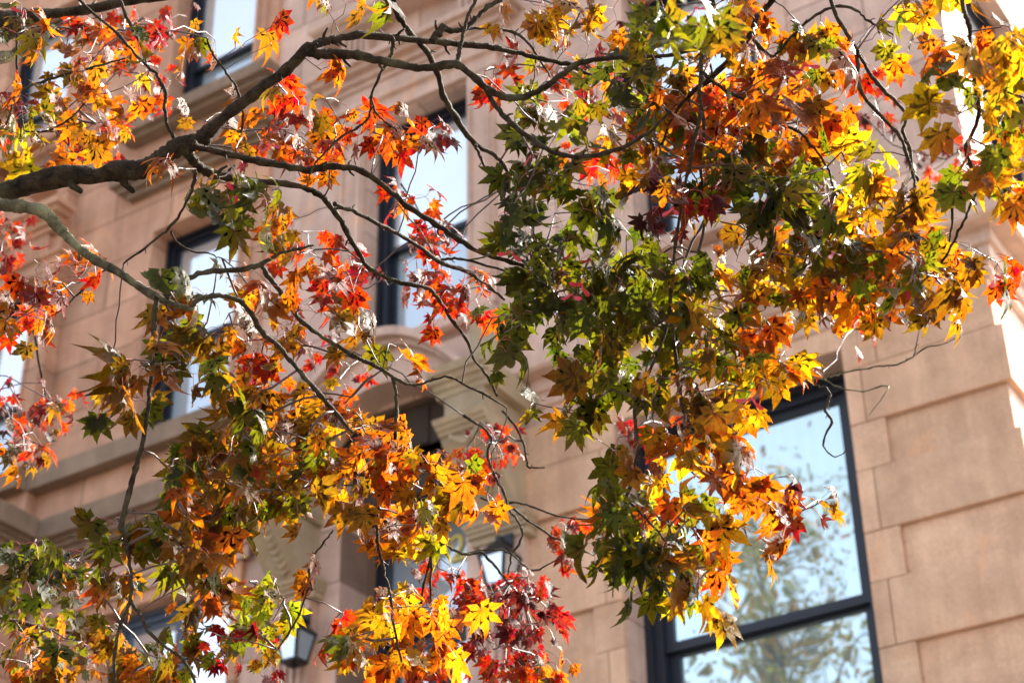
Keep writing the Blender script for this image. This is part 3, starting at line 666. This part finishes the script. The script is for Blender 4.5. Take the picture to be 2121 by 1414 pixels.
# leaf shape -------------------------------------------------
LOBES = [(0, 1.0), (40, .95), (-40, .95), (82, .76), (-82, .76), (127, .46), (-127, .46)]
def leaf_template(seed):
    r = np.random.default_rng(seed); V = [(0, 0)]; U = [(0, 0)]; Q = []; T = []
    order = sorted(LOBES, key=lambda q: q[0]); order = [(a + r.normal(0, 2.5), L * (1 + r.normal(0, .06))) for a, L in order]
    ts = np.array([.34, .50, .63, .76, .88]); wide = r.uniform(.85, 1.32); deep = r.uniform(.34, .50)
    wd = np.array([.160, .172, .136, .080, .030]) * wide
    sin = []
    for i in range(8):       # sinus points between lobes (first and last beside the stalk)
        if i == 0: a, rr = order[0][0] - 34, .16
        elif i == 7: a, rr = order[-1][0] + 34, .18
        else: a = (order[i-1][0] + order[i][0]) / 2; rr = (deep + r.normal(0, .03)) * min(1, (order[i-1][1] + order[i][1]) / 2 + .12)
        a = math.radians(a); V.append((math.sin(a) * rr, math.cos(a) * rr)); U.append((1, rr)); sin.append(len(V) - 1)
    for li, (a, L) in enumerate(order):
        a = math.radians(a); d = np.array([math.sin(a), math.cos(a)]); n = np.array([d[1], -d[0]]); bend = r.normal(0, .05)
        mids = [0]; cent = []
        for t in ts:
            c = d * L * t + n * bend * t * t; cent.append(c); V.append(tuple(c)); U.append((0, t * L)); mids.append(len(V) - 1)
        V.append(tuple(d * L + n * bend * 1.3)); U.append((0.3, L)); tip = len(V) - 1
        for s, sinus in ((-1, sin[li]), (1, sin[li + 1])):
            e = [sinus]
            for k, t in enumerate(ts):
                ww = wd[k] * (1 + r.normal(0, .08)) * (0.75 + .25 * L)
                c = cent[k] + n * s * ww * (1.0 if k else 0.96); V.append(tuple(c)); U.append((1, t * L)); e.append(len(V) - 1)
                if 1 <= k <= 3:   # saw tooth: a second point a little further on and inside
                    c2 = cent[k] + d * 0.045 * L + n * s * ww * 0.76; V.append(tuple(c2)); U.append((.9, t * L)); e.append(len(V) - 1)
            # stitch strip between midrib (mids) and edge e
            j = 0; m = 0
            seq = [0, 1, 2, 2, 3, 3, 4, 4, 5][:len(e)]   # midrib index facing each edge vertex
            for k in range(len(e) - 1):
                ma, mb_ = mids[seq[k]], mids[seq[k+1]]
                f = (ma, e[k], e[k+1]) if ma == mb_ else (ma, e[k], e[k+1], mb_)
                if s > 0: f = f[::-1]
                (T if len(f) == 3 else Q).append(f)
            f = (mids[-1], e[-1], tip); T.append(f if s < 0 else f[::-1])
    V = np.array(V); U = np.array(U); rr = np.hypot(*V.T)
    ang = np.degrees(np.arctan2(V[:, 0], V[:, 1]))
    return V, U, np.array(Q), np.array(T), rr, ang, r
TPL = [leaf_template(s) for s in range(16)]
PAL = {'R': (0.2900, 0.0290, 0.0012), 'r': (0.1500, 0.0075, 0.0018), 'O': (0.3312, 0.0920, 0.0018), 'Y': (0.3496, 0.1730, 0.0028), 'L': (0.1840, 0.1840, 0.0037),
       'G': (0.0846, 0.0920, 0.0023), 'D': (0.0386, 0.0460, 0.0018), 'P': (0.1564, 0.0736, 0.0023), 'M': (0.0552, 0.0092, 0.0074)}
EDGE = {'R': 'r', 'r': 'M', 'O': 'R', 'Y': 'O', 'L': 'Y', 'G': 'P', 'D': 'G', 'P': 'O', 'M': 'M'}
VIEW = RM @ np.array([0, 0, -1.0]); SUNV = np.array(sdir)

class LeafAcc:
    def __init__(s): s.V = []; s.U = []; s.C = []; s.Q = []; s.T = []; s.n = 0
    def leaf(s, base, axis, normal, size, key):
        V, U, Q, T, rr, ang, _ = TPL[RNG.integers(len(TPL))]
        axis = axis / np.linalg.norm(axis); x = np.cross(axis, normal); x /= np.linalg.norm(x) + 1e-9; nrm = np.cross(x, axis)
        droop, cup, fold = abs(RNG.normal(.20, .22)), RNG.normal(.05, .22), RNG.uniform(.03, .20)
        if RNG.random() < .17: cup += RNG.choice([-1, 1]) * .8; fold += .25       # dried, curled leaf
        z = -droop * rr**2 - cup * V[:, 0]**2 * 1.2 + fold * (U[:, 0] * .35) * rr - .09 * np.sin(rr * 5 + RNG.random() * 6) * rr * np.cos(np.radians(ang * RNG.integers(1, 4) + RNG.random() * 360))
        tipc = np.clip(rr - .62, 0, 1); z = z - tipc**1.5 * RNG.uniform(0, .9)
        flip = RNG.choice([-1, 1]); k = 1 - .10 * droop
        sx = RNG.uniform(.86, 1.05)
        s.V.append(base + size * (np.outer(V[:, 0] * k * flip * sx, x) + np.outer(V[:, 1] * k, axis) + np.outer(z, nrm)))
        c0 = np.array(PAL[key]); c1 = np.array(PAL[EDGE[key]]); c0 = c0 * RNG.uniform(.75, 1.2) * (1 + RNG.normal(0, .07, 3)); mixa = np.clip(RNG.uniform(-.3, .9), 0, 1)
        f = np.clip((rr - .35) * 1.3, 0, 1) * mixa
        if RNG.random() < .3: f = np.clip(f + np.clip(np.cos(np.radians(ang - RNG.uniform(-90, 90))), 0, 1) * .6, 0, 1)   # one side turned first
        s.C.append(np.clip(c0 * (1 - f[:, None]) + c1 * f[:, None], 0, 1)); s.U.append(U)
        Q2, T2 = (Q, T) if flip > 0 else (Q[:, ::-1], T[:, ::-1])
        s.Q.append(Q2 + s.n); s.T.append(T2 + s.n); s.n += len(V)
    def build(s, name, parent, st):
        V2 = np.concatenate(st.V); Q1, T1, Q2 = np.concatenate(s.Q), np.concatenate(s.T), np.concatenate(st.Q) + s.n
        o = mesh_np(name, np.concatenate(s.V + [V2]), [Q1, T1, Q2], [M['leaf'], M['petiole']], parent,
                    col=np.concatenate(s.C + [np.full((len(V2), 3), .2)]), uv=np.concatenate(s.U + [np.zeros((len(V2), 2))]))
        if len(o.data.polygons) == len(Q1) + len(T1) + len(Q2):
            o.data.polygons.foreach_set('material_index', [0] * (len(Q1) + len(T1)) + [1] * len(Q2))
        return o

# leaf groups: px,py,rx,ry | depth | count | palette
CL = """
130,230,150,105 4.6 46 OOOYPLR
60,285,65,40 4.3 12 LYG
55,55,60,36 4.2 8 GOL
1400,200,90,70 4.2 24 OPYR
1420,370,80,50 4.1 18 OPG
1640,60,70,50 4.0 9 OPG
1500,60,60,40 4.1 10 OYP
1545,520,60,45 4.0 10 OPY
190,90,120,60 4.9 20 RORP
300,80,110,60 5.2 30 RRrO
230,180,120,75 4.6 22 OYOP
330,190,60,60 5.5 14 RrR
210,300,60,45 5.5 12 RrR
395,85,75,32 4.2 7 PGO
490,110,14,14 4.1 1 Y
555,68,14,10 4.1 1 R
565,108,20,10 4.1 2 P
430,245,55,40 4.2 7 OPO
560,225,55,60 4.2 9 RRr
650,165,26,25 4.0 3 OR
592,185,10,10 3.9 1 P
622,222,14,10 4.0 1 R
505,310,70,40 4.2 6 OPM
610,290,80,55 4.4 14 RRO
705,210,36,20 4.0 3 PO
735,275,75,45 4.2 10 ORR
800,268,60,32 4.1 8 ORO
890,290,22,28 4.3 6 rMR
362,352,30,22 3.9 3 PO
480,400,80,40 4.0 12 PGG
500,430,55,35 3.9 6 DG
625,330,80,45 4.4 13 ROP
560,470,50,60 4.1 9 OPP
585,490,10,10 3.8 1 L
640,520,50,45 4.4 10 RRO
765,30,60,30 4.0 5 OPG
655,20,22,12 4.0 2 G
1090,15,40,30 3.9 5 YO
1210,30,80,45 4.0 12 YOO
1240,80,30,22 4.0 2 RO
1160,95,65,45 4.4 12 PMG
1040,165,50,36 4.4 8 RR
1400,30,110,50 3.3 12 GGP
1370,100,60,40 3.5 5 GG
1345,120,30,25 3.7 4 DG
1290,185,90,85 4.1 24 GGD
1165,270,12,12 3.7 1 L
1140,230,60,50 4.2 12 GGP
1200,190,80,60 4.8 18 ROR
1080,260,45,55 4.0 7 GG
1095,345,58,44 3.9 10 GDG
1060,425,55,50 3.8 9 DG
1350,280,120,75 4.1 30 OYGP
1250,350,70,60 4.7 14 RRO
1180,395,120,55 4.0 18 GGD
1200,540,150,100 4.0 50 DGD
1120,560,70,70 3.9 18 DG
1330,560,120,100 3.9 42 DGG
1360,430,90,55 3.7 16 MMrP
1080,690,75,55 3.8 9 GD
1190,650,110,75 3.9 26 DDG
1180,815,95,60 3.8 17 GGP
1320,690,100,90 3.9 34 GGL
1450,620,90,90 3.9 32 GLY
1490,720,80,70 3.8 24 YLG
1430,800,90,60 3.8 22 PGG
1510,850,75,55 3.7 18 YYO
1560,700,50,65 3.9 10 OOP
1610,740,50,45 3.8 8 OY
1715,90,22,20 3.8 1 O
1812,85,18,16 3.6 1 L
1700,140,60,40 3.8 5 OOP
1885,100,12,16 3.6 1 G
1850,40,60,45 3.7 5 GPY
1805,130,50,40 3.9 4 OR
1560,90,70,75 4.0 20 OOP
1600,175,110,60 3.9 20 GPO
1735,230,16,22 3.9 1 O
1500,200,90,75 4.2 26 POR
1620,240,110,70 4.0 24 OYP
1480,290,110,80 4.1 32 OYO
1600,320,100,55 3.9 22 GPO
1810,310,48,42 3.8 5 GL
1770,355,42,36 3.8 5 YY
1560,375,110,60 3.8 26 DGG
1650,415,110,55 3.8 26 GDG
1750,440,100,55 3.9 30 OYG
1820,560,110,55 3.8 34 OGPG
1895,600,85,52 3.8 28 OPP
1700,610,85,45 3.9 24 PGO
1640,560,75,48 3.9 20 YYO
1710,510,60,40 3.8 12 GG
1915,530,42,42 3.9 9 OOP
1865,440,60,48 3.9 13 PPO
1960,110,36,34 3.6 4 YO
2045,90,60,36 3.6 8 OYP
1955,165,22,20 3.6 3 G
2060,165,60,55 3.6 12 YLG
1965,235,45,45 3.6 5 YO
2022,262,26,14 3.5 2 O
2085,250,40,48 3.6 8 OGL
2000,375,55,42 3.6 8 GL
2088,402,30,20 3.5 3 O
2065,345,55,40 3.6 10 GYY
2105,605,4,4 3.4 1 G
2040,560,36,18 3.7 3 RO
2015,540,12,12 3.7 3 P
1820,245,45,60 6.6 16 RMr
1960,335,75,36 6.8 22 rRM
1780,685,26,26 5.8 4 R
850,425,40,26 4.5 9 RRO
895,500,62,28 4.6 13 RRr
920,560,60,46 4.6 15 RrR
990,600,48,42 4.4 12 ROR
905,640,56,46 4.5 15 RRO
740,560,42,46 4.8 12 rRM
700,580,50,55 4.2 9 OPR
860,745,42,24 4.0 3 OP
800,720,38,18 4.0 3 PG
712,682,36,24 4.0 4 PP
135,575,85,48 4.4 18 OOR
60,650,70,42 4.4 14 OR
90,695,30,18 4.1 2 P
25,490,32,50 5.8 16 RrR
50,850,68,66 5.6 22 RrM
125,865,36,46 5.2 10 RPr
40,925,52,36 5.2 13 ROP
262,745,36,40 3.6 4 PP
350,765,90,32 3.8 16 PPG
390,690,60,40 4.1 8 PGG
345,612,45,28 3.8 7 GPO
540,600,70,40 4.0 9 OYO
440,580,24,16 3.9 2 G
515,690,90,60 4.0 18 POP
255,830,50,38 4.0 7 PLG
480,825,90,45 3.9 20 PPG
565,765,70,56 4.2 14 ORO
640,645,30,25 4.6 4 R
690,755,55,48 5.0 14 RrR
640,850,70,40 4.1 11 OYP
560,905,115,56 4.0 24 PGP
715,870,66,40 4.0 9 OOP
832,885,10,10 3.7 1 Y
765,940,95,55 4.1 18 OOY
640,975,95,52 4.0 20 YYO
480,945,85,52 3.9 18 PGYP
520,1030,110,44 3.9 24 GPOG
850,1000,125,65 4.0 36 OPGO
960,1000,36,48 4.0 8 OGO
1000,1045,18,14 4.0 3 O
1010,940,70,66 5.2 28 RrR
810,1085,66,50 4.1 16 YOO
870,1065,50,46 4.0 8 LY
800,1185,20,14 3.9 2 Y
425,1085,90,56 3.8 22 OPGG
335,1130,90,55 3.8 18 PGG
470,1170,60,52 3.8 14 OPG
425,1225,30,26 3.7 5 OP
130,1165,110,44 4.1 28 GPD
55,1230,60,36 4.2 9 GG
205,1215,70,52 4.2 13 POG
150,1335,160,60 4.7 54 PGOG
50,1375,70,36 4.6 16 OPG
300,1370,80,44 4.5 22 OGP
545,1255,56,60 4.5 22 LLG
515,1355,80,50 4.4 30 GPr
705,1285,38,48 4.2 6 RR
650,1200,26,14 4.2 3 O
835,1265,78,44 4.0 16 YYO
800,1350,78,54 4.1 22 YOGY
900,1300,78,54 4.1 20 OYO
930,1190,64,30 4.7 14 RRR
1010,1230,85,56 4.9 34 RRr
1065,1300,85,70 4.8 52 rMr
1100,1245,60,46 4.8 14 MrR
1090,1385,78,36 4.7 26 ROP
900,1390,60,36 4.6 12 ROR
1190,1130,58,42 4.9 11 RRM
1255,925,36,30 3.6 4 G
1335,955,55,42 3.7 7 YY
1385,965,30,26 3.7 3 PO
1345,905,45,36 5.6 12 Rr
1270,1095,46,66 3.6 20 GG
1340,1095,90,80 3.7 44 GYGOL
1445,1100,46,36 3.6 6 YO
1350,1180,66,52 3.6 16 GGD
1430,1200,62,46 3.6 15 YLO
1335,1245,22,14 3.5 2 D
1480,1130,20,24 3.6 3 O
1500,960,50,56 3.7 11 OYO
1570,1000,40,36 3.7 6 OO
1600,1085,45,42 3.6 7 OPO
1680,1045,55,36 3.6 9 MPR
1420,900,80,36 3.7 12 YYO
600,-110,500,60 4.4 50 ORP
1500,-120,450,60 4.3 70 GGP
2060,-60,120,60 3.8 24 OYG
-120,200,100,260 4.5 50 ROP
850,-270,480,60 4.2 34 OGPY
1700,-235,350,50 4.0 26 GOY
2200,250,70,200 3.7 30 YGO
390,960,60,40 3.9 10 PGO
270,1080,46,34 3.9 7 PGO
380,1290,50,36 4.3 8 OGP
"""
LEAFN = 0
spray = {}; twigs = {}; seeds = []
for ln in CL.strip().splitlines():
    t = ln.split(); cx, cy, rx, ry = map(float, t[0].split(',')); dep = float(t[1]); n = max(1, int(round(int(t[2]) * 1.16))) if int(t[2]) > 2 else int(t[2]); pal = t[3]
    # a skeleton node in the middle of the group is joined to the nearest branch
    def samp(k=1.0):
        a = RNG.random() * 2 * math.pi; q = math.sqrt(RNG.random()) * k * .98
        return P(cx + math.cos(a) * q * rx, cy + math.sin(a) * q * ry - 14, dep + RNG.uniform(-1, 1) * min(.26, .05 + .0016 * (rx + ry)))
    c = P(cx, cy, dep); j = np.argmin(np.linalg.norm(NX - c, axis=1)); bi = int(NB[j])
    on_frame = -100 < cx < 2200 and cy > -50
    cand = NX[(NB == bi)]; cand = cand[np.linalg.norm(cand - c, axis=1) < max(.16, (rx + ry) * dep / F0 * .9)]
    nodes = [x for x in cand] or [NX[j]]; par = [-1] * len(nodes); nroot = len(nodes)
    m = max(1, int(round(n / 1.9))); tg = sorted([samp() for _ in range(m)], key=lambda x: min(np.linalg.norm(np.array(nodes[:nroot]) - x, axis=1)))
    leafnodes = []; seeds_c = [(samp(), pal[i % len(pal)]) for i in range(max(len(pal), 2 + n // 7))]
    for x in tg:
        arr = np.array(nodes); dd = np.linalg.norm(arr - x, axis=1); k = int(np.argmin(dd + np.where(np.arange(len(nodes)) < nroot, 0.0, 0.01)))
        seg = dd[k]; steps = max(1, int(seg / .035)); a0 = nodes[k]; prev = k
        for s_ in range(1, steps + 1):
            u = s_ / steps; y = a0 + (x - a0) * u + RNG.normal(0, .0045, 3) * (s_ < steps) + np.array([0, 0, .05 * seg * math.sin(u * math.pi)])
            nodes.append(y); par.append(prev); prev = len(nodes) - 1
        leafnodes.append(prev)
    cnt = np.zeros(len(nodes))
    for q in leafnodes:
        while q >= 0: cnt[q] += 1; q = par[q]
    tw = twigs.setdefault((bi, int(cx // 330), int(cy // 330)), Acc())
    kids = {}
    for i, p_ in enumerate(par):
        if p_ >= 0 and cnt[i] > 0: kids.setdefault(p_, []).append(i)
    rad = .00075 + .00055 * np.sqrt(np.maximum(cnt, 1) - 1)
    def run(i0, i):   # follow chain
        ch = [i0, i]
        while i in kids:
            nx = max(kids[i], key=lambda q: cnt[q])
            for o_ in kids[i]:
                if o_ != nx: stack.append((i, o_))
            i = nx; ch.append(i)
        return ch
    stack = [(p_, i) for p_ in range(nroot) for i in kids.get(p_, [])]
    while stack:
        ch = run(*stack.pop()); X = np.array([nodes[q] for q in ch]); r_ = np.array([rad[q] for q in ch]); r_[0] = r_[min(1, len(r_) - 1)]
        if len(X) > 1: tw.add(*tube(X, r_, 5, 0.0))
    key = (bi, int(cx // 330), int(cy // 330)); la = spray.setdefault(key, [LeafAcc(), Acc()])
    made = 0
    for q in leafnodes:
        for h in range(2 if n > 2 else 1):
            if made >= n: break
            made += 1; LEAFN += 1
            x = nodes[q]; p0 = nodes[par[q]] if par[q] >= 0 else x + np.array([0, 0, .01]); gdir = x - p0; gdir /= np.linalg.norm(gdir) + 1e-9
            side = RNG.normal(size=3); side -= side.dot(gdir) * gdir; side /= np.linalg.norm(side)
            size = RNG.choice([.055, .061, .067, .044, .036]) * RNG.uniform(.82, 1.12) * (0.78 if 'r' in pal or 'M' in pal else 1) * (1.0 if dep < 4.4 else .88)
            if ln.startswith(('2105,605', '262,745', '862')): size = .085
            pl = RNG.uniform(.025, .055); out = gdir * .3 + side * .8 + np.array([0, 0, -.25]); out /= np.linalg.norm(out)
            b_ = x + out * pl + np.array([0, 0, -pl * .25]); midp = x + out * pl * .55 + np.array([0, 0, pl * .10])
            la[1].add(*tube(catmull([x, midp, b_], 2), np.full(5, .00055), 4, 0, False))
            axis = out * np.array([1, 1, .5]) * .55 + np.array([0, 0, -RNG.uniform(.45, 1.2)]) + RNG.normal(0, .22, 3)
            nr = VIEW * RNG.uniform(-.1, .8) + np.array([0, 0, RNG.uniform(.2, 1.0)]) + SUNV * RNG.uniform(0, .4) + RNG.normal(0, .42, 3)
            if RNG.random() < .10: nr = (SUNV - VIEW) * 1.2 * RNG.choice([-1, 1]) + RNG.normal(0, .25, 3)      # leaves that catch the sun on their face
            key_c = min(seeds_c, key=lambda q_: np.linalg.norm(q_[0] - b_))[1] if RNG.random() < .8 else pal[RNG.integers(len(pal))]
            la[0].leaf(b_, axis, nr, size, key_c)
            if RNG.random() < .035 and on_frame: seeds.append((x, bi))
for (bi, _, _), tw in twigs.items():
    if tw.n: tw.build('twig', M['twig'], BOBJ[bi])
for (bi, _, _), (lv, pt) in spray.items():
    o = lv.build('foliage', BOBJ[bi], pt)
# winged seeds (samaras) hanging in pairs
def seed_mesh():
    V = []; F = []
    for s in (-1, 1):
        b = len(V)
        prof = [(0, .000, .003), (.004, -.001, .0045), (.009, -.002, .003), (.015, .000, .0045), (.022, .003, .0055), (.028, .007, .003), (.030, .010, .0004)]
        for x, z, wd_ in prof: V += [(s * x, -.0012, -x * .8 + z + wd_), (s * x, .0012, -x * .8 + z - wd_)]
        for i in range(len(prof) - 1): q = b + 2 * i; F.append((q, q + 1, q + 3, q + 2))
    me = bpy.data.meshes.new('seed_pod'); me.from_pydata(V, [], F); me.update(); me.materials.append(M['seed']); return me
sm = seed_mesh()
for x, bi in seeds[:70]:
    o = bpy.data.objects.new('seed_pod', sm); sc.collection.objects.link(o); o.parent = TREE
    o.location = Vector(x - TO + np.array([0, 0, -.012])); o.rotation_euler = (RNG.normal(0, .4), RNG.normal(0, .5), RNG.random() * 6); o.scale = (.9,) * 3
print('leaves', LEAFN)

# street tree behind the photographer's left; the big window mirrors it ------
ST = tag(empty('street_tree', (-8.5, -9.0, 0)), 'thin street tree with sparse yellow-green leaves mirrored in the big window', 'tree')
so_ = np.array([-8.5, -9.0, 0.0]); a = Acc(); r2 = np.random.default_rng(5)
tk = catmull([so_, so_ + [.05, 0, 2.5], so_ + [-.1, .05, 5.0], so_ + [.08, 0, 7.5], so_ + [0, .1, 11.2]], 6)
a.add(*tube(tk, np.linspace(.16, .015, len(tk)), 12, .06)); a.build('trunk', M['bark'], ST).location = (0, 0, 0)
bt = Acc(); tips = []
for k in range(70):
    i = r2.integers(len(tk) // 2, len(tk)); d = r2.normal(size=3); d[2] = abs(d[2]) * .9 + .25; d /= np.linalg.norm(d); L_ = r2.uniform(.7, 2.5) * (1.15 - .5 * i / len(tk))
    q = [tk[i], tk[i] + d * L_ * .5 + r2.normal(0, .08, 3), tk[i] + d * L_ + [0, 0, .1]]; c_ = catmull(q, 3); bt.add(*tube(c_, np.linspace(.028, .006, len(c_)), 5, 0)); tips += list(c_[2:])
bt.build('branch', M['bark_thin'], ST)
lf = LeafAcc(); lp = Acc(); ac = []
for t_ in tips:
    for h in range(30):
        b_ = np.array(t_) + r2.normal(0, .26, 3); lf.leaf(b_, r2.normal(size=3) + [0, 0, -.8], r2.normal(size=3), r2.uniform(.04, .07), 'LLYL'[r2.integers(4)])
lp.add(*tube(catmull(tips[:2], 2), np.full(3, .003), 4, 0, False))
lf.build('crown', ST, lp)
for c_ in ST.children: c_.data.transform(Matrix.Translation(Vector(TO - so_)))
